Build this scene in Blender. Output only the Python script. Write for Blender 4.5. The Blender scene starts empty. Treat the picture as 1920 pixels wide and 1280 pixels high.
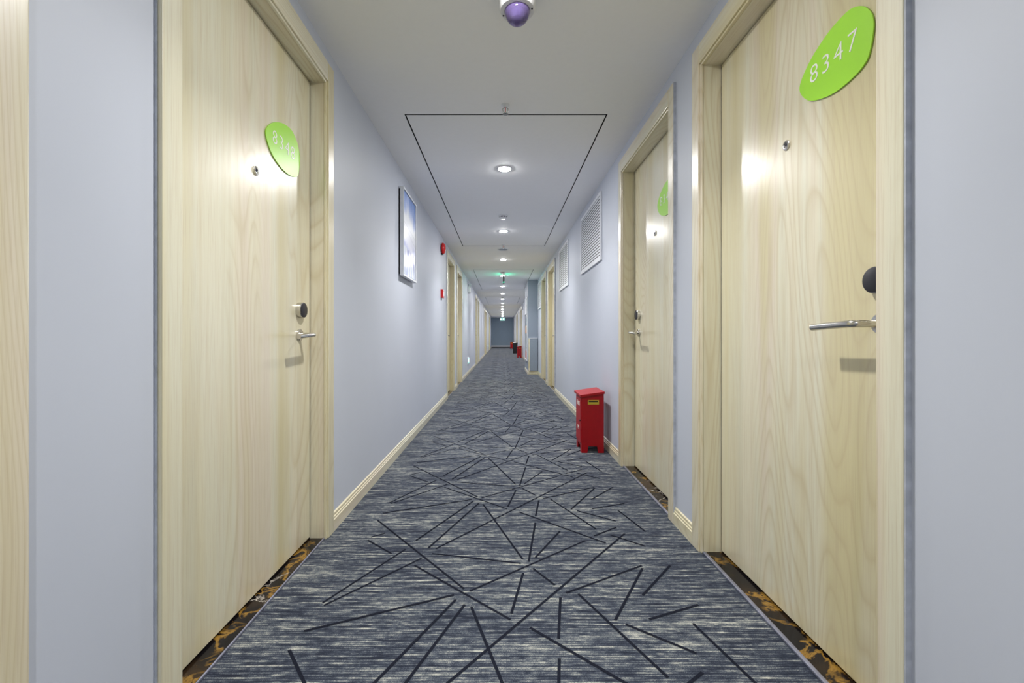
import bpy, bmesh, math, random
from mathutils import Vector, Matrix
random.seed(7)
C = bpy.context.scene.collection
S = bpy.context.scene
PI = math.pi

# ------------------------------------------------------------------ dimensions
EYE = 0.97            # camera height
H = 2.352             # ceiling height
WL, WR = 0.845, 0.895 # left / right wall planes (distance from the camera axis)
YN, YF = -4.2, 33.8   # back of the corridor behind the camera, far end wall
OPEN_Z = 2.172        # door opening height
CAS_Z = 2.272         # top of the casing

# ------------------------------------------------------------------ node helpers
def new_mat(name):
    m = bpy.data.materials.new(name); m.use_nodes = True
    nt = m.node_tree
    return m, nt, nt.nodes['Principled BSDF']

def N(nt, t, **kw):
    n = nt.nodes.new(t)
    for k, v in kw.items():
        if k.startswith('i_'):
            n.inputs[k[2:].replace('_', ' ')].default_value = v
        else:
            setattr(n, k, v)
    return n

def lk(nt, a, b): nt.links.new(a, b)

def ramp(nt, fac, stops, interp='LINEAR'):
    r = nt.nodes.new('ShaderNodeValToRGB'); r.color_ramp.interpolation = interp
    e = r.color_ramp.elements
    while len(e) < len(stops): e.new(0.5)
    for el, (p, c) in zip(e, stops):
        el.position = p; el.color = (*c, 1) if len(c) == 3 else c
    lk(nt, fac, r.inputs['Fac']); return r.outputs['Color']

def mixc(nt, fac, a, b, mode='MIX'):
    n = nt.nodes.new('ShaderNodeMix'); n.data_type = 'RGBA'; n.blend_type = mode
    for sock, v in ((n.inputs[0], fac), (n.inputs[6], a), (n.inputs[7], b)):
        if hasattr(v, 'links'): lk(nt, v, sock)
        elif isinstance(v, (int, float)): sock.default_value = v
        else: sock.default_value = (*v, 1)
    return n.outputs[2]

def mth(nt, op, a, b=0.0, c=None):
    n = nt.nodes.new('ShaderNodeMath'); n.operation = op
    for i, v in enumerate((a, b) if c is None else (a, b, c)):
        if hasattr(v, 'links'): lk(nt, v, n.inputs[i])
        else: n.inputs[i].default_value = v
    return n.outputs[0]

def coords(nt, scale, rnd=True, kind='Object', loc=(0, 0, 0)):
    tc = nt.nodes.new('ShaderNodeTexCoord')
    v = tc.outputs[kind]
    if rnd:
        oi = nt.nodes.new('ShaderNodeObjectInfo')
        sc = N(nt, 'ShaderNodeVectorMath', operation='SCALE'); sc.inputs[0].default_value = (17.3, 9.7, 5.1)
        lk(nt, oi.outputs['Random'], sc.inputs['Scale'])
        ad = N(nt, 'ShaderNodeVectorMath', operation='ADD')
        lk(nt, v, ad.inputs[0]); lk(nt, sc.outputs[0], ad.inputs[1]); v = ad.outputs[0]
    mp = nt.nodes.new('ShaderNodeMapping')
    mp.inputs['Scale'].default_value = scale; mp.inputs['Location'].default_value = loc
    lk(nt, v, mp.inputs['Vector']); return mp.outputs['Vector']

def noise(nt, vec, scale=1.0, detail=2.0, rough=0.5, dist=0.0):
    n = nt.nodes.new('ShaderNodeTexNoise')
    n.inputs['Scale'].default_value = scale; n.inputs['Detail'].default_value = detail
    n.inputs['Roughness'].default_value = rough; n.inputs['Distortion'].default_value = dist
    lk(nt, vec, n.inputs['Vector']); return n.outputs['Fac']

def bump(nt, bsdf, height, strength, dist=0.001):
    b = nt.nodes.new('ShaderNodeBump'); b.inputs['Strength'].default_value = strength
    b.inputs['Distance'].default_value = dist
    lk(nt, height, b.inputs['Height']); lk(nt, b.outputs['Normal'], bsdf.inputs['Normal'])

def plain(name, col, rough=0.5, metal=0.0, grain=0.04, spec=0.5):
    m, nt, b = new_mat(name)
    f = noise(nt, coords(nt, (30, 30, 30)), 1.0, 3)
    c0 = tuple(c * (1 - grain) for c in col); c1 = tuple(min(1, c * (1 + grain)) for c in col)
    lk(nt, ramp(nt, f, [(0.3, c0), (0.7, c1)]), b.inputs['Base Color'])
    b.inputs['Roughness'].default_value = rough; b.inputs['Metallic'].default_value = metal
    b.inputs['Specular IOR Level'].default_value = spec
    return m

def emissive(name, col, strength):
    m, nt, b = new_mat(name)
    b.inputs['Base Color'].default_value = (*[min(1, c) for c in col], 1)
    b.inputs['Emission Color'].default_value = (*col, 1)
    b.inputs['Emission Strength'].default_value = strength
    return m

def wood(name, sc, light=.91):
    """pale oak laminate; sc = scale vector whose small entry is the grain direction"""
    m, nt, b = new_mat(name)
    def v(k, g):   # k across the grain, g along it
        return coords(nt, tuple(k if s else g for s in sc))
    band = noise(nt, v(5.0, .16), 1.0, 2, .5)
    cath = noise(nt, v(2.6, .42), 1.0, 1.5, .45, .3)
    rings = mth(nt, 'FRACT', mth(nt, 'MULTIPLY', cath, 44.0))
    lines = ramp(nt, rings, [(0.0, (1, 1, 1)), (.16, (.4, .4, .4)), (.45, (0, 0, 0)), (.85, (.15, .15, .15)), (1.0, (1, 1, 1))])
    mask = ramp(nt, noise(nt, v(3.1, .22), 1.0, 1), [(.40, (0, 0, 0)), (.56, (1, 1, 1))])
    fib = noise(nt, v(260, 5.0), 1.0, 3, .65)
    fib2 = noise(nt, v(45, .8), 1.0, 3, .6)
    def k(r, g, bl): return (min(.95, r * light), min(.93, g * light), min(.9, bl * light * .90))
    base = ramp(nt, band, [(.32, k(.74, .665, .43)), (.43, k(.82, .765, .60)), (.49, k(.83, .805, .69)), (.54, k(.85, .795, .66)), (.60, k(.83, .745, .65)), (.70, k(.76, .685, .46))])
    c = mixc(nt, mth(nt, 'MULTIPLY', mth(nt, 'MULTIPLY', lines, mask), .50), base, (.56, .46, .26))
    c = mixc(nt, ramp(nt, fib2, [(.47, (0, 0, 0)), (.72, (.30, .30, .30))]), c, (.62, .52, .31))
    c = mixc(nt, ramp(nt, fib, [(.50, (0, 0, 0)), (.68, (.36, .36, .36))]), c, (.55, .44, .28))
    lk(nt, c, b.inputs['Base Color'])
    b.inputs['Roughness'].default_value = .25
    b.inputs['Specular IOR Level'].default_value = 1.0
    b.inputs['Coat Weight'].default_value = 1.0; b.inputs['Coat Roughness'].default_value = .36
    bump(nt, b, fib, .05, .0005)
    return m

M = {}
M['wood'] = wood('oak_laminate', (1, 1, 0))
M['wood_h'] = wood('oak_laminate_horizontal', (1, 0, 1))
M['base'] = wood('cream_oak_moulding', (1, 0, 1), .95)
M['seal'] = plain('grey_sealant', (.41, .44, .50), .6, 0, .15)
M['ceil'] = plain('ceiling_paint', (.95, .95, .96), .75, 0, .01)
M['white'] = plain('white_plastic', (.82, .82, .84), .35)
M['whitemetal'] = plain('white_enamel', (.78, .80, .84), .4)
M['red'] = plain('red_enamel', (.37, .002, .007), .38, 0, .06, .38)
M['redp'] = plain('red_plastic', (.62, .01, .012), .25)
M['black'] = plain('black_plastic', (.012, .012, .016), .35)
M['lockface'] = plain('charcoal_lock_face', (.016, .015, .021), .42)
M['dark'] = plain('dark_gap', (.01, .01, .01), .9)
M['chrome'] = plain('brushed_steel', (.62, .60, .56), .22, 1.0)
M['yellow'] = plain('yellow_plate', (.55, .40, .03), .45)
M['green'] = plain('lime_acrylic', (.38, .82, .03), .33, 0, .01, 1.0)
M['digits'] = plain('white_print', (.9, .92, .86), .3)
M['strip'] = plain('carpet_edge_metal', (.30, .31, .40), .3, .7, .2)
M['lens'] = plain('lens_glass', (.03, .03, .05), .05)
M['lamp'] = emissive('lamp_diffuser', (1.0, .985, .97), 330.0)
M['exitgreen'] = emissive('exit_sign_green', (.01, .62, .32), 1.6)
M['exitglow'] = emissive('exit_sign_bright_green', (.0, .70, .34), 7.0)
M['exitpale'] = emissive('exit_sign_pale_green', (.16, .50, .44), .55)
M['exitwhite'] = emissive('exit_sign_white', (.75, 1.0, .95), 2.0)
M['cabglass'] = plain('cabinet_glass', (.10, .13, .20), .08)
M['orange'] = plain('orange_sticker', (.75, .38, .14), .5)
M['panelgrey'] = plain('grey_panel', (.28, .325, .385), .5)

def paint(name, col):
    m, nt, b = new_mat(name)
    a = noise(nt, coords(nt, (1.3, 1.3, .7), False), 1.0, 3)
    c0 = tuple(c * .97 for c in col); c1 = tuple(c * 1.03 for c in col)
    lk(nt, ramp(nt, a, [(.3, c0), (.7, c1)]), b.inputs['Base Color'])
    b.inputs['Roughness'].default_value = .5
    bump(nt, b, noise(nt, coords(nt, (130, 130, 130), False), 1.0, 2), .08, .0006)
    return m
M['wall'] = paint('blue_grey_paint', (.535, .57, .65))
M['wall2'] = paint('slate_blue_end_wall', (.43, .55, .67))  # far end wall: bluer even tone than the side walls
M['wall3'] = paint('slate_grey_pillar', (.27, .31, .38))  # pillar: darker even tone than the side walls

def carpet():
    m, nt, b = new_mat('striated_carpet')
    tc = nt.nodes.new('ShaderNodeTexCoord'); sx = nt.nodes.new('ShaderNodeSeparateXYZ'); lk(nt, tc.outputs['Object'], sx.inputs[0])
    wob = noise(nt, coords(nt, (3.0, 9, 1), False), 1.0, 2)
    yy = mth(nt, 'MULTIPLY', mth(nt, 'ADD', sx.outputs['Y'], mth(nt, 'MULTIPLY', wob, .02)), 1 / .0092)   # rows of tufts
    row = mth(nt, 'FLOOR', yy); ph = mth(nt, 'SUBTRACT', yy, row)
    def rown(k, off):
        cb_ = nt.nodes.new('ShaderNodeCombineXYZ')
        lk(nt, mth(nt, 'MULTIPLY', sx.outputs['X'], k), cb_.inputs[0]); lk(nt, mth(nt, 'ADD', mth(nt, 'MULTIPLY', row, 3.71), off), cb_.inputs[1])
        return noise(nt, cb_.outputs[0], 1.0, 3, .6)
    r1, r2 = rown(5.0, 0.0), rown(30.0, 11.3)
    cont = noise(nt, coords(nt, (6.0, 105, 1), False), 1.0, 3, .6)
    big = noise(nt, coords(nt, (1.8, 6, 1), False), 1.0, 2)
    tuft = noise(nt, coords(nt, (330, 330, 1), False), 1.0, 1)
    gap = mth(nt, 'ABSOLUTE', mth(nt, 'SUBTRACT', ph, .5))
    v = mth(nt, 'ADD', mth(nt, 'MULTIPLY', r1, .42), mth(nt, 'MULTIPLY', r2, .26))
    v = mth(nt, 'ADD', v, mth(nt, 'MULTIPLY', cont, .32))
    v = mth(nt, 'ADD', v, mth(nt, 'MULTIPLY', mth(nt, 'SUBTRACT', big, .5), .12))
    v = mth(nt, 'ADD', v, mth(nt, 'MULTIPLY', mth(nt, 'SUBTRACT', tuft, .5), .22))
    v = mth(nt, 'SUBTRACT', v, mth(nt, 'MULTIPLY', mth(nt, 'MULTIPLY', gap, gap), .34))  # shading between tuft rows, put into the colour
    c = ramp(nt, v, [(.35, (.014, .017, .028)), (.44, (.033, .041, .060)), (.50, (.086, .099, .119)), (.55, (.21, .222, .215)), (.62, (.46, .46, .40))])
    lk(nt, c, b.inputs['Base Color'])
    b.inputs['Roughness'].default_value = .95; b.inputs['Specular IOR Level'].default_value = .1
    b.inputs['Sheen Weight'].default_value = .15; b.inputs['Sheen Roughness'].default_value = .4; b.inputs['Sheen Tint'].default_value = (.75, .78, 1, 1)
    bump(nt, b, v, .5, .003)
    return m
M['carpet'] = carpet()
def carpet_line():
    m, nt, b = new_mat('dark_carpet_line')
    t = noise(nt, coords(nt, (430, 430, 1), False), 1.0, 1)
    lk(nt, ramp(nt, t, [(.3, (.005, .006, .012)), (.75, (.020, .023, .034))]), b.inputs['Base Color'])
    b.inputs['Roughness'].default_value = 1.0; b.inputs['Specular IOR Level'].default_value = .05
    return m
M['cline'] = carpet_line()

def marble():
    m, nt, b = new_mat('black_gold_marble')
    v = coords(nt, (1, 1, 1))
    w = noise(nt, v, 7.0, 5, .6, .6)
    r1 = mth(nt, 'ABSOLUTE', mth(nt, 'SUBTRACT', w, .5))
    w2 = noise(nt, coords(nt, (1, 1, 1), loc=(3, 8, 1)), 4.0, 6, .62, 1.2)
    r2 = mth(nt, 'ABSOLUTE', mth(nt, 'SUBTRACT', w2, .52))
    patch = noise(nt, v, 5.0, 3, .5, .4)
    c = ramp(nt, patch, [(.50, (.006, .005, .006)), (.68, (.035, .020, .009))])
    gm = ramp(nt, noise(nt, coords(nt, (1, 1, 1), loc=(9, 2, 4)), 6.0, 3, .6), [(.42, (0, 0, 0)), (.52, (1, 1, 1))])
    wm = ramp(nt, noise(nt, coords(nt, (1, 1, 1), loc=(2, 7, 5)), 3.5, 2, .5), [(.52, (0, 0, 0)), (.60, (1, 1, 1))])
    c = mixc(nt, mth(nt, 'MULTIPLY', ramp(nt, r1, [(.0, (1, 1, 1)), (.016, (.7, .7, .7)), (.04, (0, 0, 0))]), gm), c, (.27, .15, .028))
    c = mixc(nt, mth(nt, 'MULTIPLY', ramp(nt, r2, [(.0, (1, 1, 1)), (.008, (.5, .5, .5)), (.018, (0, 0, 0))]), wm), c, (.72, .66, .58))
    lk(nt, c, b.inputs['Base Color'])
    b.inputs['Roughness'].default_value = .12; b.inputs['Specular IOR Level'].default_value = .22
    return m
M['marble'] = marble()

def print_mat():
    """soft sky-and-ice picture in local y (across) and z (up)"""
    m, nt, b = new_mat('sky_picture_print')
    tc = nt.nodes.new('ShaderNodeTexCoord'); sx = nt.nodes.new('ShaderNodeSeparateXYZ')
    lk(nt, tc.outputs['Generated'], sx.inputs[0]); u, z = sx.outputs['Y'], sx.outputs['Z']
    n1 = noise(nt, coords(nt, (1, 5, 4), False), 1.0, 4, .55, .4)
    n2 = noise(nt, coords(nt, (1, 34, 3.5), False), 1.0, 3, .6)
    zz = mth(nt, 'ADD', z, mth(nt, 'MULTIPLY', mth(nt, 'SUBTRACT', n1, .5), .55))
    zz = mth(nt, 'ADD', zz, mth(nt, 'MULTIPLY', mth(nt, 'SUBTRACT', u, .4), .12))
    sky = ramp(nt, zz, [(.30, (.42, .48, .80)), (.42, (.80, .82, .95)), (.70, (.90, .93, .97)), (.84, (.40, .50, .82)), (1.0, (.12, .25, .62))])
    ice = ramp(nt, n2, [(.36, (.20, .23, .50)), (.5, (.52, .58, .76)), (.6, (.86, .90, .92))])
    edge = mth(nt, 'SUBTRACT', z, mth(nt, 'SUBTRACT', .34, mth(nt, 'MULTIPLY', u, .06)))
    edge = mth(nt, 'ADD', edge, mth(nt, 'MULTIPLY', mth(nt, 'SUBTRACT', n1, .5), .1))
    c = mixc(nt, ramp(nt, edge, [(.0, (1, 1, 1)), (.02, (0, 0, 0))]), sky, ice)
    for off, sl in ((.635, .10), (.60, .17)):
        d = mth(nt, 'ABSOLUTE', mth(nt, 'SUBTRACT', z, mth(nt, 'SUBTRACT', off, mth(nt, 'MULTIPLY', u, sl))))
        c = mixc(nt, ramp(nt, d, [(.0, (.5, .5, .5)), (.006, (0, 0, 0))]), c, (.35, .38, .46))
    lk(nt, c, b.inputs['Base Color']); b.inputs['Roughness'].default_value = .25
    return m
M['print'] = print_mat()

def dome_mat():
    m, nt, b = new_mat('violet_smoked_dome')
    f = noise(nt, coords(nt, (20, 20, 20)), 1.0, 2)
    lk(nt, ramp(nt, f, [(.3, (.28, .20, .52)), (.7, (.36, .27, .62))]), b.inputs['Base Color'])
    b.inputs['Roughness'].default_value = .06; b.inputs['Coat Weight'].default_value = 1.0
    b.inputs['Transmission Weight'].default_value = .75; b.inputs['IOR'].default_value = 1.1
    return m
M['dome'] = dome_mat()

# ------------------------------------------------------------------ mesh helpers
class MB:
    def __init__(s): s.bm = bmesh.new()
    def poly(s, pts, mi=0):
        f = s.bm.faces.new([s.bm.verts.new(p) for p in pts]); f.material_index = mi; return s
    def hexa(s, p, mi=0):
        v = [s.bm.verts.new(q) for q in p]
        for q in ((0, 3, 2, 1), (4, 5, 6, 7), (0, 1, 5, 4), (1, 2, 6, 5), (2, 3, 7, 6), (3, 0, 4, 7)):
            f = s.bm.faces.new([v[i] for i in q]); f.material_index = mi
        return s
    def box(s, x0, x1, y0, y1, z0, z1, mi=0):
        return s.hexa([(x0, y0, z0), (x1, y0, z0), (x1, y1, z0), (x0, y1, z0), (x0, y0, z1), (x1, y0, z1), (x1, y1, z1), (x0, y1, z1)], mi)
    def prism(s, pts, vec, mi=0):
        """planar outline swept by vec, capped"""
        vec = Vector(vec); n = len(pts)
        a = [s.bm.verts.new(p) for p in pts]; b = [s.bm.verts.new(Vector(p) + vec) for p in pts]
        fs = [s.bm.faces.new(a), s.bm.faces.new(b[::-1])]
        for i in range(n): fs.append(s.bm.faces.new((a[i], b[i], b[(i + 1) % n], a[(i + 1) % n])))
        for f in fs: f.material_index = mi
        return s
    def lathe(s, prof, mat=Matrix(), n=28, mi=0):
        rings = []
        for r, h in prof:
            if r < 1e-6: rings.append([s.bm.verts.new(mat @ Vector((0, 0, h)))])
            else: rings.append([s.bm.verts.new(mat @ Vector((r * math.cos(2 * PI * i / n), r * math.sin(2 * PI * i / n), h))) for i in range(n)])
        for a, b in zip(rings, rings[1:]):
            for i in range(n):
                j = (i + 1) % n
                q = [a[i % len(a)], a[j % len(a)], b[j % len(b)], b[i % len(b)]]
                q = list(dict.fromkeys(q))
                if len(q) > 2:
                    f = s.bm.faces.new(q); f.material_index = mi
        return s
    def tube(s, pts, r, n=14, mi=0):
        pts = [Vector(p) for p in pts]; rings = []
        for i, p in enumerate(pts):
            d = (pts[min(i + 1, len(pts) - 1)] - pts[max(i - 1, 0)]).normalized()
            up = Vector((0, 0, 1)) if abs(d.z) < .9 else Vector((0, 1, 0))
            a = d.cross(up).normalized(); b = a.cross(d)
            rings.append([s.bm.verts.new(p + r * (a * math.cos(2 * PI * k / n) + b * math.sin(2 * PI * k / n))) for k in range(n)])
        for A, B in zip(rings, rings[1:]):
            for k in range(n): s.bm.faces.new((A[k], A[(k + 1) % n], B[(k + 1) % n], B[k])).material_index = mi
        s.bm.faces.new(rings[0][::-1]).material_index = mi; s.bm.faces.new(rings[-1]).material_index = mi
        return s
    def build(s, name, mats, parent=None, loc=(0, 0, 0), smooth=False, bevel=0, seg=2, nrm=True):
        if nrm: bmesh.ops.recalc_face_normals(s.bm, faces=s.bm.faces[:])
        me = bpy.data.meshes.new(name); s.bm.to_mesh(me); s.bm.free()
        for m in (mats if isinstance(mats, (list, tuple)) else [mats]): me.materials.append(m)
        o = bpy.data.objects.new(name, me); C.objects.link(o); o.location = loc
        if parent: o.parent = parent
        if smooth:
            me.shade_auto_smooth if False else None
            for p in me.polygons: p.use_smooth = True
            try: me.set_sharp_from_angle(angle=math.radians(38))
            except Exception: pass
        if bevel:
            b = o.modifiers.new('bevel', 'BEVEL'); b.width = bevel; b.segments = seg; b.limit_method = 'ANGLE'
        return o

def tag(o, label, cat, group=None, kind=None):
    o['label'] = label; o['category'] = cat
    if group: o['group'] = group
    if kind: o['kind'] = kind
    return o

def empty(name, loc, label, cat, group=None, kind=None):
    o = bpy.data.objects.new(name, None); C.objects.link(o); o.location = loc; o.empty_display_size = .1
    return tag(o, label, cat, group, kind)

def copy_tree(o, parent=None):
    c = o.copy(); C.objects.link(c)
    if parent: c.parent = parent
    for ch in list(o.children): copy_tree(ch, c)
    return c

def text_mesh(name, body, size, mat, parent, mtx, depth=.0006, align='CENTER', space=1.0, thin=0.0):
    cu = bpy.data.curves.new(name + '_src', 'FONT'); cu.body = body; cu.size = size
    cu.align_x = align; cu.align_y = 'CENTER'; cu.space_character = space; cu.extrude = depth; cu.offset = thin; cu.resolution_u = 4
    t = bpy.data.objects.new(name + '_src', cu); C.objects.link(t)
    bpy.context.view_layer.update()
    me = bpy.data.meshes.new_from_object(t.evaluated_get(bpy.context.evaluated_depsgraph_get()))
    bpy.data.objects.remove(t); bpy.data.curves.remove(cu)
    me.name = name; me.transform(mtx); me.materials.clear(); me.materials.append(mat)
    o = bpy.data.objects.new(name, me); C.objects.link(o)
    if parent: o.parent = parent
    return o

def facing(s, d=0.0, y=0.0, z=0.0):
    """matrix: local x = to the viewer's right on wall s, local y = up, local z = out of the wall"""
    r = Vector((0, -s, 0)); up = Vector((0, 0, 1)); n = Vector((-s, 0, 0))
    m = Matrix((r, up, n)).transposed().to_4x4()
    m.translation = Vector((-s * d, y, z)); return m

def smooth_outline(pts, k=6):
    out = []; n = len(pts)
    for i in range(n):
        p0, p1, p2, p3 = (Vector(pts[(i + j - 1) % n]) for j in range(4))
        for t in range(k):
            t /= k
            out.append(.5 * ((2 * p1) + (-p0 + p2) * t + (2 * p0 - 5 * p1 + 4 * p2 - p3) * t * t + (-p0 + 3 * p1 - 3 * p2 + p3) * t ** 3))
    return out

# ------------------------------------------------------------------ doors
CW = 0.077
SIGN = [(-.136, -.011), (-.127, .02), (-.089, .056), (-.048, .079), (-.008, .094), (.034, .101), (.067, .10), (.096, .086), (.119, .064),
        (.137, .03), (.14, -.01), (.127, -.064), (.11, -.083), (.0825, -.0935), (.034, -.1), (-.019, -.095), (-.077, -.076), (-.114, -.048)]
door_count = 0
openings = {-1: [], 1: []}
def make_door(s, y0, y1, label, number=None, sign_y=None, sign_z=0, lock='far', peep_z=1.6, recess=.067, lock_z=1.085, hand_z=.972, full=True):
    """s = -1 left wall, +1 right wall; y0..y1 clear opening. Local frame: y from y0, d out of the wall into the corridor"""
    global door_count
    door_count += 1
    W = WL if s < 0 else WR
    openings[s].append((y0, y1))
    D = empty('door_%d' % door_count, (s * W, y0, 0), label, 'door', 'oak guest room doors', 'structure')
    w = y1 - y0
    def bx(mb, d0, d1, ya, yb, za, zb, mi=0):
        return mb.box(*sorted((-s * d0, -s * d1)), ya, yb, za, zb, mi)
    # casing: two stiles full height with the head between them
    c = MB()
    bx(c, -.004, .016, -CW, -.012, 0, CAS_Z); bx(c, -.004, .016, w + .012, w + CW, 0, CAS_Z)
    bx(c, -.004, .009, -.012, 0, 0, OPEN_Z + .012); bx(c, -.004, .009, w, w + .012, 0, OPEN_Z + .012)
    c.build('casing_stiles', M['wood'], D, bevel=.003)
    c = MB()
    bx(c, -.004, .016, -.0115, w + .0115, OPEN_Z + .012, CAS_Z); bx(c, -.004, .009, .0005, w - .0005, OPEN_Z, OPEN_Z + .012)
    c.build('casing_head', M['wood_h'], D, bevel=.003)
    c = MB()
    bd = .005 if s < 0 else .013
    bx(c, .0, bd, -CW - .004, -CW, .0, CAS_Z); bx(c, .0, bd, w + CW, w + CW + .004, .0, CAS_Z)
    c.build('sealant_bead', M['seal'], D)['label'] = 'blue grey sealant along the casing edge'
    # jamb lining
    j = MB()
    bx(j, -recess - .05, -.004, -.022, -.001, .0, OPEN_Z + .02); bx(j, -recess - .05, -.004, w + .001, w + .022, .0, OPEN_Z + .02)
    j.build('jamb', M['wood'], D)
    j = MB(); bx(j, -recess - .05, -.004, -.001, w + .001, OPEN_Z + .001, OPEN_Z + .02); j.build('jamb_head', M['wood_h'], D)
    # leaf
    L = MB(); bx(L, -recess - .042, -recess, .0055, w - .0055, .014, OPEN_Z - .003)
    L.build('leaf', M['wood'], D, bevel=.0015)
    q = MB(); bx(q, -recess - .04, -recess - .002, .0, .005, .0, OPEN_Z); bx(q, -recess - .04, -recess - .002, w - .005, w, .0, OPEN_Z)
    q.build('gap_shade_strip', M['dark'], D)  # dark strips filling the leaf gap stand in for its shade
    # threshold slab and carpet edge strip
    t = MB(); bx(t, -recess - .05, -.008, .0, w, .0, .006); t.build('threshold', M['marble'], D)['label'] = 'black marble threshold with gold veins'
    t = MB(); bx(t, *((-.005, .002) if s < 0 else (-.011, .004)), .0, w, .0, .010); t.build('carpet_edge_strip', M['strip'], D, bevel=.003)
    # lock and lever
    ly = w - .112 if lock == 'far' else .082
    sg = -1 if lock == 'far' else 1
    k = MB().lathe([(0, 0), (.035, 0), (.035, .020), (.033, .022), (0, .022)], facing(s, -recess, ly, lock_z))
    K = k.build('door_lock', M['chrome'], D, smooth=True)
    MB().lathe([(0, .0215), (.0325, .0215), (.0325, .0235), (.031, .0245), (0, .0245)], facing(s, -recess, ly, lock_z)).build('lock_face', M['lockface'], K, smooth=True)
    hb = MB().lathe([(0, 0), (.026, 0), (.026, .007), (.024, .009), (.011, .009)], facing(s, -recess, ly, hand_z))
    R = hb.build('door_handle', M['chrome'], D, smooth=True)
    f = facing(s, -recess, ly, hand_z)
    def P(out, along, dz=0): return f @ Vector((-s * along * sg, dz, out))
    lev = MB(); lev.tube([P(.005, 0), P(.058, 0), P(.0655, .0025), P(.0695, .0075), P(.071, .015), P(.071, .08, -.003), P(.070, .147, -.007), P(.070, .1485, -.007)], .0098, 18)
    lev.build('lever', M['chrome'], R, smooth=True)
    pz = facing(s, -recess, w * .505, peep_z)
    PH = MB().lathe([(0, 0), (.0168, 0), (.0168, .004), (.014, .006), (.0095, .006), (.008, .0025), (0, .0025)], pz).build('peephole', M['chrome'], D, smooth=True)
    MB().lathe([(0, .0055), (.004, .0048), (.0072, .0027), (0, .0026)], pz).build('lens', M['lens'], PH, smooth=True)
    if number:
        fm = facing(s, -recess, sign_y - y0, sign_z)
        out = [fm @ Vector((p.x, p.y, .001)) for p in smooth_outline([(a, b) for a, b in SIGN])]
        sgn = MB().prism(out, Vector((-s * .004, 0, 0))).build('number_sign', M['green'], D)
        sgn['label'] = 'lime green oval sign reading ' + number
        text_mesh('digits', number, .078, M['digits'], sgn, facing(s, -recess + .0052, sign_y - y0 - .001 * s, sign_z + .004), space=1.24, thin=-.0009)
    return D

make_door(-1, -.23, .672, 'pale oak door cut off at the left edge of the picture')
make_door(-1, 1.118, 2.028, 'pale oak door with green oval sign numbered 8348', '8348', 1.775, EYE + .783, peep_z=1.578, recess=.067, lock_z=1.083)
make_door(1, 1.013, 1.899, 'pale oak door with green oval sign numbered 8347', '8347', 1.255, EYE + .808, 'near', 1.62, .080, 1.112, 1.0)
make_door(1, 2.275, 3.148, 'pale oak door just behind the red extinguisher cabinet, its green sign half hidden', '8345', 2.53, EYE + .81, 'far', 1.62, .080, 1.115, .99)
ords = ['first', 'second', 'third', 'fourth', 'fifth', 'sixth', 'seventh', 'eighth', 'ninth', 'tenth', 'eleventh', 'twelfth', 'thirteenth', 'fourteenth (added)', 'fifteenth', 'sixteenth']
left_far = [(6.56, 7.44), (7.98, 8.86), (13.53, 14.3), (14.75, 15.63), (20.3, 21.18), (21.6, 22.48), (27.2, 28.08), (28.5, 29.38)]
for i, (a, b) in enumerate(left_far):
    lab = ['pale oak door right beside the red alarm bell', 'pale oak door between the alarm bell door and the emergency lamp',
           'pale oak door just past the low green exit sign on the left wall'][i] if i < 3 else '%s narrow oak door past the low exit sign on the left wall' % ords[i - 2]
    make_door(-1, a, b, lab, lock='near')
right_far = [(7.23, 8.2), (8.66, 9.5), (18.95, 19.9), (20.35, 21.3), (24.3, 25.2), (25.7, 26.6), (29.2, 30.1)]
for i, (a, b) in enumerate(right_far):
    lab = ['oak door just past the two wall grilles, right wall', 'oak door nearest the protruding pillar, right wall'][i] if i < 2 else '%s oak door beyond the pillar on the right wall' % ords[i - 2]
    make_door(1, a, b, lab, lock='near')

# ------------------------------------------------------------------ room shell
def wall(s, name, label):
    W = WL if s < 0 else WR
    mb = MB(); ops = sorted(openings[s]); y = YN
    T = .16
    x0, x1 = sorted((s * W, s * (W + T)))
    for a, b in ops:
        mb.box(x0, x1, y, a - .022, -.02, H + .08)
        mb.box(x0, x1, a - .022, b + .022, OPEN_Z + .02, H + .08)
        mb.box(*sorted((s * (W + .13), s * (W + T))), a - .022, b + .022, -.02, OPEN_Z + .02)
        y = b + .022
    mb.box(x0, x1, y, YF, -.02, H + .08)
    return tag(mb.build(name, M['wall']), label, 'wall', None, 'structure')
wall(-1, 'wall_left', 'blue grey painted corridor wall on the left')
wall(1, 'wall_right', 'blue grey painted corridor wall on the right')
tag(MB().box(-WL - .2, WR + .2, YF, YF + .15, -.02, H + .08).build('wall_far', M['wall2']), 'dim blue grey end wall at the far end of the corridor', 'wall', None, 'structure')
tag(MB().box(-WL - .2, WR + .2, YN - .15, YN, -.02, H + .08).build('wall_near', M['wall']), 'blue grey end wall behind the camera', 'wall', None, 'structure')

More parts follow.
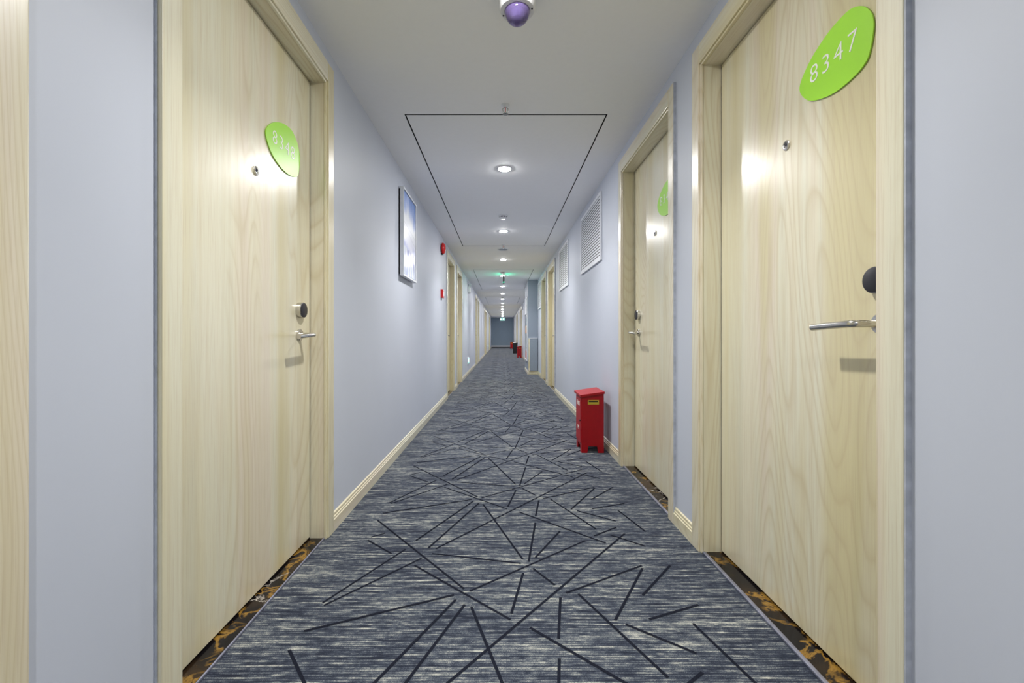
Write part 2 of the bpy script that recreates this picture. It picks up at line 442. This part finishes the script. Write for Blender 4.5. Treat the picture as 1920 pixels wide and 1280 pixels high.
# ceiling with three flush access panels
PAN = [(2.667, 6.60), (8.95, 12.85), (15.25, 19.15)]
PX0, PX1 = -.611, .66
cb = MB(); y = YN; T0, T1 = H, H + .03
for a, b in PAN:
    cb.box(-WL, WR, y, a, T0, T1)
    cb.box(-WL, PX0, a, b, T0, T1); cb.box(PX1, WR, a, b, T0, T1); y = b
cb.box(-WL, WR, y, YF, T0, T1)
cb.box(-WL, WR, YN, YF, T1 + .001, T1 + .02, 1)
def dark_edges(bm):  # joint faces coloured dark to deepen the shade in the gaps
    bm.normal_update()
    for f in bm.faces:
        if abs(f.normal.z) < .5: f.material_index = 1
dark_edges(cb.bm)
tag(cb.build('ceiling', [M['ceil'], M['dark']]), 'smooth pale grey plaster ceiling', 'ceiling', None, 'structure')
for i, (a, b) in enumerate(PAN):
    g = .009
    pb = MB().box(PX0 + g, PX1 - g, a + g * 1.3, b - g, T0, T1); dark_edges(pb.bm)
    o = pb.build('ceiling_panel', [M['ceil'], M['dark']])
    tag(o, ['large flush ceiling panel outlined by dark joints, nearest to the camera', 'flush ceiling panel beneath the green glow', 'flush ceiling panel farthest down the corridor'][i], 'ceiling panel', 'flush ceiling panels', 'structure')

# carpet: one mesh, its dark lines repeating along the corridor
SEG = [(190, 380, 650, 745), (140, 487, 265, 558), (155, 472, 232, 450), (340, 535, -99, 819), (425, 583, -93, 833), (387, 620, 895, 908),
       (680, 757, 1290, 490), (480, 558, 950, 610), (750, 297, 960, 588), (1027, 395, 992, 602), (1157, 440, 1027, 580), (1015, 637, 1130, 725),
       (963, 660, 900, 877), (1300, 130, 500, 533), (1190, 767, 1590, 622), (1595, 635, 1450, 912), (1740, 622, 1595, 780), (1255, 772, 1730, 1215),
       (1160, 790, 1150, 1010), (940, 338, 1400, 503), (1890, 830, 1630, 907), (1505, 933, 1880, 1087), (1465, 330, 1610, 442), (1455, 420, 1338, 465),
       (1425, 460, 1610, 520), (690, 272, 220, 345), (697, 282, 395, 490), (728, 292, 460, 530)]
PER = .927
def floor_pt(a, b):       # a measured point of the carpet's pattern in metres
    px, py = 640 + a / 2.8235, 840 + b / 2.8235
    Y = EYE * 800 / (py - 628.5)
    return Vector(((px - 941.4) * Y / 800, Y))
fb = MB()
fb.poly([(-WL - .03, YN, 0), (WR + .03, YN, 0), (WR + .03, YF, 0), (-WL - .03, YF, 0)])
for k, (a, b, c, d) in enumerate(SEG):
    p, q = floor_pt(a, b), floor_pt(c, d)
    t = (q - p).normalized(); n = Vector((-t.y, t.x)) * .0048
    for r in range(-6, 37):
        o = Vector((0, r * PER))
        if not (YN + .1 < min(p.y, q.y) + o.y and max(p.y, q.y) + o.y < YF - .1): continue
        zz = .0006 + .00004 * k
        fb.poly([(*(v + o), zz) for v in (p - n, q - n, q + n, p + n)], 1)
fl = fb.build('floor', [M['carpet'], M['cline']], nrm=False)
for p in fl.data.polygons:
    if p.normal.z < 0: p.flip()
tag(fl, 'dark blue grey striated carpet crossed by straight black lines', 'carpet', None, 'structure')

# baseboards
PROF = [(0, 0), (.014, 0), (.014, .056), (.0105, .060), (.0105, .068), (.007, .0715), (.006, .083), (.0, .088)]
def board(mb, s, W, ya, yb):
    mb.prism([(s * (W - d), ya, z) for d, z in PROF], (0, yb - ya, 0))
def baseboards(s, name, label, extra=()):
    W = WL if s < 0 else WR
    mb = MB(); y = YN; ends = [(a - CW - .004, b + CW + .004) for a, b in sorted(openings[s])] + list(extra)
    for a, b in sorted(ends):
        if a - y > .02: board(mb, s, W, y, a)
        y = b
    board(mb, s, W, y, YF)
    return tag(mb.build(name, M['base']), label, 'baseboard', None, 'structure')
baseboards(-1, 'baseboard_left', 'cream moulded baseboard along the left wall')
baseboards(1, 'baseboard_right', 'cream moulded baseboard along the right wall', [(10.63, 11.9)])
mb = MB().prism([(-WL, YF - d * 1.2, z * 1.5 + .045) for d, z in PROF], (WL + WR, 0, 0)); mb.box(-WL, WR, YF - .012, YF, 0, .045, 1)
tag(mb.build('baseboard_far', [M['whitemetal'], M['dark']]), 'pale baseboard across the far end wall', 'baseboard', None, 'structure')

# pillar on the right wall
CX, CY0, CY1 = .646, 10.63, 11.9
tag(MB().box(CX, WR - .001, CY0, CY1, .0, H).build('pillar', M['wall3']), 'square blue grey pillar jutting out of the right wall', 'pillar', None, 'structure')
mb = MB().prism([(CX - .014, CY0 - d, z) for d, z in PROF], (WR - CX, 0, 0)); mb.prism([(CX - d, CY0, z) for d, z in PROF], (0, CY1 - CY0, 0))
tag(mb.build('baseboard_pillar', M['base']), 'cream baseboard wrapped round the pillar', 'baseboard', None, 'structure')
pc = tag(MB().box(.69, WR - .016, CY0 - .028, CY0, .092, .895).build('wainscot_panel', M['panelgrey']), 'grey lower panel on the front of the pillar', 'panel')
MB().box(.655, .69, CY0 - .032, CY0, .092, .89).build('edge_strip', M['base'], pc)['label'] = 'cream vertical edge strip'
MB().box(.655, WR - .016, CY0 - .034, CY0, .896, .904).build('top_rail', M['white'], pc)

# fire hose cabinet on the pillar's corridor face
fc = empty('fire_hose_cabinet', (CX, 11.25, .2), 'tall glazed fire hose cabinet on the side of the pillar', 'cabinet')
f0, f1, z0, z1 = -.42, .42, .12, 1.75
mb = MB()
for a, b, c, d in ((f0, f0 + .03, z0, z1), (f1 - .03, f1, z0, z1), (f0 + .03, f1 - .03, z0, z0 + .03), (f0 + .03, f1 - .03, z1 - .03, z1), (f0 + .03, f1 - .03, 1.32, 1.345)):
    mb.box(-.022, -.001, a, b, c - .0, d)
mb.build('frame', M['whitemetal'], fc)
MB().box(-.010, -.001, f0 + .03, f1 - .03, z0 + .03, 1.325).build('glass_pane', M['cabglass'], fc)
MB().box(-.012, -.001, f0 + .03, f1 - .03, 1.34, z1 - .03).build('sign_panel', M['white'], fc)
MB().box(-.013, -.009, f0 + .12, f1 - .12, .82, 1.02).build('instruction_sticker', M['orange'], fc)
MB().box(-.013, -.009, f0 + .1, f1 - .1, .16, .36).build('warning_label', M['redp'], fc)

# ------------------------------------------------------------------ ceiling fittings
def downlight(y, label):
    D = empty('downlight', (.02, y, H), label, 'ceiling light', 'round ceiling downlights')
    MB().lathe([(.066, 0), (.066, -.002), (.062, -.004), (.052, -.004), (.0505, -.001), (.0505, 0)], n=36).build('trim_ring', M['white'], D, smooth=True)
    MB().lathe([(.0495, -.002), (.048, -.005), (.041, -.0075), (.025, -.0095), (0, -.010)], n=32).build('diffuser', M['lamp'], D, smooth=True)
    la = bpy.data.lights.new('led_module', 'AREA'); la.shape = 'DISK'; la.size = .09; la.energy = 10.0; la.spread = math.radians(115)
    la.color = (1.0, .985, .97)
    lo = bpy.data.objects.new('led_module', la); C.objects.link(lo); lo.parent = D; lo.location = (0, 0, -.0105)
    return D
ys = [1.42 + 2.12 * k for k in range(-2, 15)]  # last one, by the end wall, is added to brighten that wall
first = None
for k, yy in enumerate(ys):
    i = k - 3
    lab = ['round lit downlight at the rear, behind the camera', 'round lit downlight just behind the camera', 'round lit downlight above the doors 8347 and 8348'][k] if k < 3 else \
        ('round lit downlight in the near ceiling panel, largest in view' if i == 0 else 'round lit downlight, %s in the row counted from the camera' % ords[i])
    if first is None: first = downlight(yy, lab)
    else:
        d = copy_tree(first); d.location.y = yy; d['label'] = lab

# dome camera
dc = empty('dome_camera', (.062, 1.735, H), 'white ceiling security camera with violet dome', 'camera')
MB().lathe([(0, 0), (.073, 0), (.073, -.054), (.068, -.064), (.0525, -.066), (.051, -.060), (0, -.060)], n=48).build('housing', M['white'], dc, smooth=True)
MB().lathe([(.051 * math.cos(a), -.064 - .056 * math.sin(a)) for a in [PI / 2 * i / 14 for i in range(15)]], n=48).build('dome', M['dome'], dc, smooth=True)
MB().lathe([(0, -.061), (.024, -.061), (.030, -.076), (.024, -.098), (0, -.106)], n=28)  .build('camera_module', M['panelgrey'], dc, smooth=True)
for a in (-.25, 2.75, 1.3):
    MB().lathe([(0, -.0668), (.0035, -.0668), (.0035, -.062), (0, -.062)], Matrix.Translation((.0605 * math.cos(a), .0605 * math.sin(a), 0)), 10).build('screw', M['black'], dc)

def sprinkler(y, label):
    D = empty('fire_sprinkler', (.02, y, H), label, 'sprinkler', 'ceiling sprinklers')
    MB().lathe([(0, 0), (.026, 0), (.026, -.003), (.012, -.008), (.012, -.014), (0, -.014)], n=24).build('escutcheon', M['whitemetal'], D, smooth=True)
    fr = MB()
    for sx in (-1, 1): fr.tube([(sx * .008, 0, -.014), (sx * .016, 0, -.024), (sx * .015, 0, -.036), (sx * .005, 0, -.046)], .0026, 8)
    fr.tube([(0, 0, -.044), (0, 0, -.054)], .006, 10); fr.build('frame_arms', M['chrome'], D, smooth=True)
    MB().tube([(0, 0, -.014), (0, 0, -.045)], .0025, 8).build('glass_bulb', M['redp'], D, smooth=True)
    MB().lathe([(0, -.053), (.017, -.053), (.017, -.0555), (0, -.057)], n=16).build('deflector', M['chrome'], D)
    return D
sprinkler(2.562, 'small chrome sprinkler at the near edge of the ceiling panel')
sprinkler(6.50, 'small sprinkler at the far edge of the near ceiling panel')
def detector(y, label):
    D = empty('smoke_detector', (.012, y, H), label, 'smoke detector', 'smoke detectors')
    MB().lathe([(0, 0), (.056, 0), (.056, -.010), (.050, -.014), (0, -.014)], n=36).build('base', M['white'], D, smooth=True)
    MB().lathe([(.040, -.013), (.040, -.026), (0, -.026)], n=24).build('sensor_chamber', M['black'], D)
    b = MB().lathe([(0, -.025), (.046, -.025), (.046, -.030), (.034, -.040), (0, -.042)], n=36)
    for i in range(8):
        a = 2 * PI * i / 8; b.box(-.003, .003, .038, .046, -.027, -.012)
        bmesh.ops.rotate(b.bm, verts=b.bm.verts[-8:], cent=(0, 0, 0), matrix=Matrix.Rotation(a, 3, 'Z'))
    b.build('cover', M['white'], D, smooth=True)
detector(4.92, 'white smoke detector between the two nearest downlights')
detector(9.32, 'white smoke detector by the green glow on the ceiling')
detector(15.4, 'tiny smoke detector far down the corridor ceiling')
sp = tag(MB().lathe([(0, 0), (.092, 0), (.092, -.006), (.082, -.012), (.078, -.009), (0, -.012)], n=40).build('ceiling_speaker', [M['whitemetal']], None, (.015, 6.85, H), smooth=True),
         'flat round ceiling speaker just beyond the near ceiling panel', 'speaker')
MB().lathe([(.074, -.0095), (.05, -.014), (0, -.015)], n=36).build('grille', M['panelgrey'], sp, smooth=True)

# exit signs
def running_man(mb, P, mi=0):
    """little stepping figure; P maps (u, v) in metres to a point"""
    def bar(a, b, w):
        a, b = Vector(a), Vector(b); t = (b - a).normalized(); n = Vector((-t.y, t.x)) * w / 2
        mb.prism([P(*(a - n)), P(*(b - n)), P(*(b + n)), P(*(a + n))], P(0, 0, .002) - P(0, 0), mi)
    mb.prism([P(.004 + .011 * math.cos(i * PI / 4), .045 + .011 * math.sin(i * PI / 4)) for i in range(8)], P(0, 0, .002) - P(0, 0), mi)
    bar((0, .034), (-.006, -.004), .02); bar((-.006, 0), (.018, -.02), .011); bar((.018, -.02), (.012, -.045), .01)
    bar((-.006, 0), (-.02, -.025), .011); bar((-.02, -.025), (-.042, -.028), .01); bar((0, .03), (.026, .014), .009); bar((-.002, .03), (-.026, .016), .009)
def sign_face(parent, mtx, w, h, face='exitgreen'):
    def P(u, v, o=0.0): return mtx @ Vector((u, v, o))
    MB().prism([P(-w / 2 + .008, -h / 2 + .008), P(w / 2 - .008, -h / 2 + .008), P(w / 2 - .008, h / 2 - .008), P(-w / 2 + .008, h / 2 - .008)], P(0, 0, .002) - P(0, 0)).build('green_face', M[face], parent)
    mb = MB(); q = lambda u, v, o=0.0: P(u * h / .13 + w * .2, v * h / .13, o + .002)
    running_man(mb, q)
    mb.prism([q(a, b) for a, b in ((-.075, -.008), (-.125, -.008), (-.125, -.022), (-.155, 0), (-.125, .022), (-.125, .008), (-.075, .008))], P(0, 0, .002) - P(0, 0))
    mb.build('pictogram', M['exitwhite'], parent)
es = empty('hanging_exit_sign', (.035, 9.62, H), 'exit sign seen edge-on hanging from the ceiling, its green light on the plaster', 'exit sign')
MB().box(-.012, .012, -.17, .17, -.19, -.06).box(-.017, .017, -.172, -.164, -.192, -.058).box(-.017, .017, .164, .172, -.192, -.058).build('housing', M['black'], es)
for yy in (-.11, .11): MB().tube([(0, yy, 0), (0, yy, -.062)], .004, 8).build('rod', M['chrome'], es)
for s in (-1, 1):
    sign_face(es, Matrix.Translation((0, 0, -.125)) @ facing(s, .0122, 0, 0), .33, .12, 'exitglow')
es = empty('hanging_exit_sign', (.03, 28.0, H), 'glowing green exit sign facing the camera at the far end', 'exit sign')
MB().box(-.16, .16, -.012, .012, -.42, -.21).build('housing', M['whitemetal'], es)
for xx in (-.11, .11): MB().tube([(xx, 0, 0), (xx, 0, -.21)], .004, 8).build('rod', M['chrome'], es)
m = Matrix(((1, 0, 0, 0), (0, 0, -1, -.0125), (0, 1, 0, -.315), (0, 0, 0, 1)))
sign_face(es, m, .31, .20, 'exitpale')
for i, yy in enumerate((10.55, 25.4)):
    es = empty('wall_exit_sign', (-WL, yy, .345), ['low green running man exit sign on left wall, nearer of two', 'small low exit sign far along the left wall'][i], 'exit sign', 'low wall exit signs')
    MB().box(0, .014, -.19, .19, -.085, .085).build('housing', M['whitemetal'], es, bevel=.003)
    sign_face(es, facing(-1, .0145, 0, 0), .36, .155, 'exitpale')

# emergency lamps high on the walls
def lamp_unit(s, y, z, label):
    W = WL if s < 0 else WR
    E = empty('emergency_light', (s * (W + .003), y, z), label, 'emergency light', 'twin emergency lights')
    b = MB().box(*sorted((0, -s * .06)), -.13, .13, -.10, .05); b.build('battery_box', M['white'], E, bevel=.012)
    MB().box(*sorted((-s * .058, -s * .0615)), -.05, .05, -.092, -.08).build('indicator_strip', M['black'], E)
    for sy in (-1, 1):
        A = MB().tube([(-s * .03, sy * .07, .05), (-s * .03, sy * .07, .075)], .008, 8).build('lamp_arm', M['white'], E)
        mt = Matrix.Translation((-s * .045, sy * .07, .105)) @ Matrix.Rotation(-s * math.radians(70), 4, 'Y')
        MB().lathe([(0, -.02), (.024, -.02), (.036, .01), (.038, .03), (.034, .03), (0, .022)], mt, 20).build('lamp_head', M['whitemetal'], E, smooth=True)
lamp_unit(-1, 10.62, 2.12, 'white twin headed emergency light high on left wall, nearest of three')
lamp_unit(-1, 22.95, 2.16, 'tiny emergency light high up farther along the left wall')
lamp_unit(1, 18.3, 2.16, 'tiny emergency light high on the right wall beyond the pillar')

# ------------------------------------------------------------------ wall things, left
pic = empty('wall_picture', (-WL, 3.745, 1.825), 'framed sky picture in a deep white frame on left wall', 'picture')
hw, hh, dp, fw = .265, .365, .043, .016
mb = MB()
for a, b, c, d in ((-hw, -hw + fw, -hh, hh), (hw - fw, hw, -hh, hh), (-hw + fw, hw - fw, -hh, -hh + fw), (-hw + fw, hw - fw, hh - fw, hh)):
    mb.box(.012, dp, a, b, c, d)
mb.build('frame', M['whitemetal'], pic, bevel=.0015)
MB().box(-.001, .030, -hw + fw, hw - fw, -hh + fw, hh - fw).build('backing', M['dark'], pic)
MB().box(.030, .036, -hw + fw + .006, hw - fw - .006, -hh + fw + .006, hh - fw - .006).build('print', M['print'], pic)

bell = empty('alarm_bell', (-WL, 5.92, 2.175), 'round red fire alarm bell on the left wall', 'alarm bell')
fm = facing(-1, 0, 0, 0)
MB().lathe([(0, 0), (.05, 0), (.05, .018), (0, .018)], fm, 28).build('mount', M['black'], bell)
MB().lathe([(.074, .014), (.077, .016), (.077, .026), (.072, .040), (.055, .054), (.03, .061), (0, .063)], fm, 40).build('gong', M['redp'], bell, smooth=True)
MB().lathe([(0, .061), (.010, .061), (.010, .068), (0, .069)], fm, 14).build('bolt', M['chrome'], bell)
MB().box(.0, .03, -.02, .02, -.088, -.06).build('striker_box', M['black'], bell)
cp = empty('alarm_call_point', (-WL - .003, 5.92, 1.545), 'square red fire alarm call point below the bell', 'alarm button')
MB().box(0, .038, -.055, .055, -.058, .062).build('housing', M['redp'], cp, bevel=.005)
MB().box(.037, .041, -.032, .032, -.03, .028).build('press_plate', M['white'], cp)
MB().box(.037, .0405, -.036, .036, .036, .05).build('label_strip', M['white'], cp)
MB().box(.003, .014, -.03, -.018, -.088, -.058).build('test_key', M['black'], cp)

# ------------------------------------------------------------------ wall things, right
def grille(y0, y1, z0, z1, label):
    G = empty('wall_vent', (WR, y0, z0), label, 'vent', 'white louvred wall vents')
    w, h = y1 - y0, z1 - z0; f = .028
    mb = MB()
    for a, b, c, d in ((0, f, 0, h), (w - f, w, 0, h), (f, w - f, 0, f), (f, w - f, h - f, h)): mb.box(-.016, 0, a, b, c, d)
    mb.build('frame', M['whitemetal'], G, bevel=.002)
    MB().box(-.0025, 0, f, w - f, f, h - f).build('backing', M['dark'], G)
    mb = MB(); n = int((h - 2 * f) / .0265)
    for i in range(n):
        z = f + (h - 2 * f) * (i + .5) / n
        mb.prism([(-.006, f, z + .0108), (-.0075, f, z + .0112), (-.0115, f, z - .0106), (-.010, f, z - .0110)], (0, w - 2 * f, 0))
    mb.build('louvres', M['whitemetal'], G)
grille(3.82, 4.78, 1.645, 2.264, 'white louvred air vent on right wall, the larger nearer one')
grille(5.73, 6.62, 1.645, 2.264, 'white louvred air vent second along the right wall')
grille(9.68, 10.5, 1.60, 2.24, 'white louvred air vent tucked against the pillar')

# red extinguisher cabinets
def extinguisher_box(label):
    B = empty('fire_extinguisher_cabinet', (.7485, 3.642, 0), label, 'extinguisher cabinet', 'red extinguisher cabinets')
    x0, x1, y0, y1 = -.0925, .0925, -.118, .118
    zf = .052
    def top(x): return .475 + (x - x0) / (x1 - x0) * .026
    mb = MB().hexa([(x0, y0, zf), (x1, y0, zf), (x1, y1, zf), (x0, y1, zf), (x0, y0, top(x0)), (x1, y0, top(x1)), (x1, y1, top(x1)), (x0, y1, top(x0))])
    mb.build('body', M['red'], B, bevel=.003)
    t = .006
    for ya, sy in ((y0, 1), (y1, -1)):
        for xa, sx in ((x0, 1), (x1, -1)):
            ft = MB(); ft.prism([(xa, ya, 0), (xa + sx * .048, ya, 0), (xa + sx * .056, ya, zf + .002), (xa, ya, zf + .002)], (0, sy * t, 0))
            ft.prism([(xa, ya + sy * t, 0), (xa, ya + sy * .055, 0), (xa, ya + sy * .065, zf + .002), (xa, ya + sy * t, zf + .002)], (sx * t, 0, 0))
            ft.build('foot', M['red'], B)
    ld = MB(); o = .013
    xa, xb, ya, yb = x0 - o, x1 + .002, y0 - .022, y1 + .05
    ld.hexa([(xa, ya, top(xa) - .012), (xb, ya, top(xb) - .012), (xb, yb, top(xb) - .012), (xa, yb, top(xa) - .012),
             (xa, ya, top(xa) + .007), (xb, ya, top(xb) + .007), (xb, yb, top(xb) + .007), (xa, yb, top(xa) + .007)])
    ld.build('lid', M['red'], B, bevel=.002)
    d = MB().box(x0 - .006, x0 - .0005, y0 + .012, y1 - .012, zf + .025, .452).build('door', M['red'], B, bevel=.0015)
    MB().lathe([(0, 0), (.008, 0), (.008, .006), (0, .007)], Matrix.Translation((x0 - .006, y0 + .025, .265)) @ Matrix.Rotation(-PI / 2, 4, 'Y'), 14).build('latch', M['black'], d)
    f = Matrix(((0, 0, -1, x0 - .0065), (-1, 0, 0, 0), (0, 1, 0, 0), (0, 0, 0, 1)))
    text_mesh('upper_lettering', '灭火器', .042, M['digits'], d, Matrix.Translation((0, 0, .395)) @ f)
    text_mesh('lower_lettering', '119', .048, M['digits'], d, Matrix.Translation((0, 0, .19)) @ f)
    pl = MB()
    for a, b, c, e in ((-.041, .051, .428, .436), (-.041, .051, .400, .419), (-.041, -.033, .419, .428), (.043, .051, .419, .428)):
        pl.box(a, b, y0 - .004, y0, c, e)
    pl.build('handle_plate', M['yellow'], B)['label'] = 'yellow plate with a dark hand slot'
    MB().box(-.034, .044, y0 - .0015, y0 - .0002, .417, .430).build('hand_slot', M['dark'], B)
    return B
b1 = extinguisher_box('red extinguisher cabinet with yellow plate, standing beside the near right wall')
b2 = copy_tree(b1); b2.location = (.755, 18.62, 0); b2['label'] = 'small red extinguisher cabinet just in front of the black bin'
b3 = copy_tree(b1); b3.location = (.685, 30.5, 0); b3['label'] = 'tiny red extinguisher cabinet behind the black bin, near the end wall'

# black litter bin
tb = empty('litter_bin', (.70, 22.93, 0), 'black litter bin with white liner, between two red cabinets', 'bin')
mb = MB().hexa([(-.115, -.115, 0), (.115, -.115, 0), (.115, .115, 0), (-.115, .115, 0), (-.128, -.128, .53), (.128, -.128, .53), (.128, .128, .53), (-.128, .128, .53)])
mb.build('body', M['black'], tb, bevel=.012)
mb = MB()
for a, b, c, d in ((-.132, -.112, -.132, .132), (.112, .132, -.132, .132), (-.112, .112, -.132, -.112), (-.112, .112, .112, .132)): mb.box(a, b, c, d, .53, .565)
mb.build('rim', M['black'], tb, bevel=.004)
mb = MB(); ring = []
for i in range(20):
    a = 2 * PI * i / 20; ring.append((-.03 + .085 * math.cos(a) * (1 + .2 * random.random()), .0 + .085 * math.sin(a) * (1 + .2 * random.random())))
top = [(x * .6 - .02, y * .6) for x, y in ring]
vb = [mb.bm.verts.new((x, y, .531)) for x, y in ring]; vt = [mb.bm.verts.new((x, y, .585 + .02 * random.random())) for x, y in top]
for i in range(20): mb.bm.faces.new((vb[i], vb[(i + 1) % 20], vt[(i + 1) % 20], vt[i]))
mb.bm.faces.new(vt); mb.bm.faces.new(vb[::-1])
mb.build('liner', M['white'], tb)['label'] = 'crumpled white bag'

# ------------------------------------------------------------------ world, camera
w = bpy.data.worlds.new('world'); S.world = w; w.use_nodes = True
w.node_tree.nodes['Background'].inputs['Color'].default_value = (0, 0, 0, 1)
cam = bpy.data.cameras.new('camera'); co = bpy.data.objects.new('camera', cam); C.objects.link(co)
co.location = (0, 0, EYE); co.rotation_euler = (PI / 2, 0, 0)
cam.sensor_width = 36; cam.lens = 15.0; cam.shift_x = 18.6 / 1920; cam.shift_y = -11.5 / 1920
cam.clip_start = .02; cam.clip_end = 100
S.camera = co
S.view_settings.view_transform = 'Standard'; S.view_settings.look = 'None'
S.view_settings.gamma = 1; S.view_settings.use_curve_mapping = False
S.view_settings.exposure = 0.50
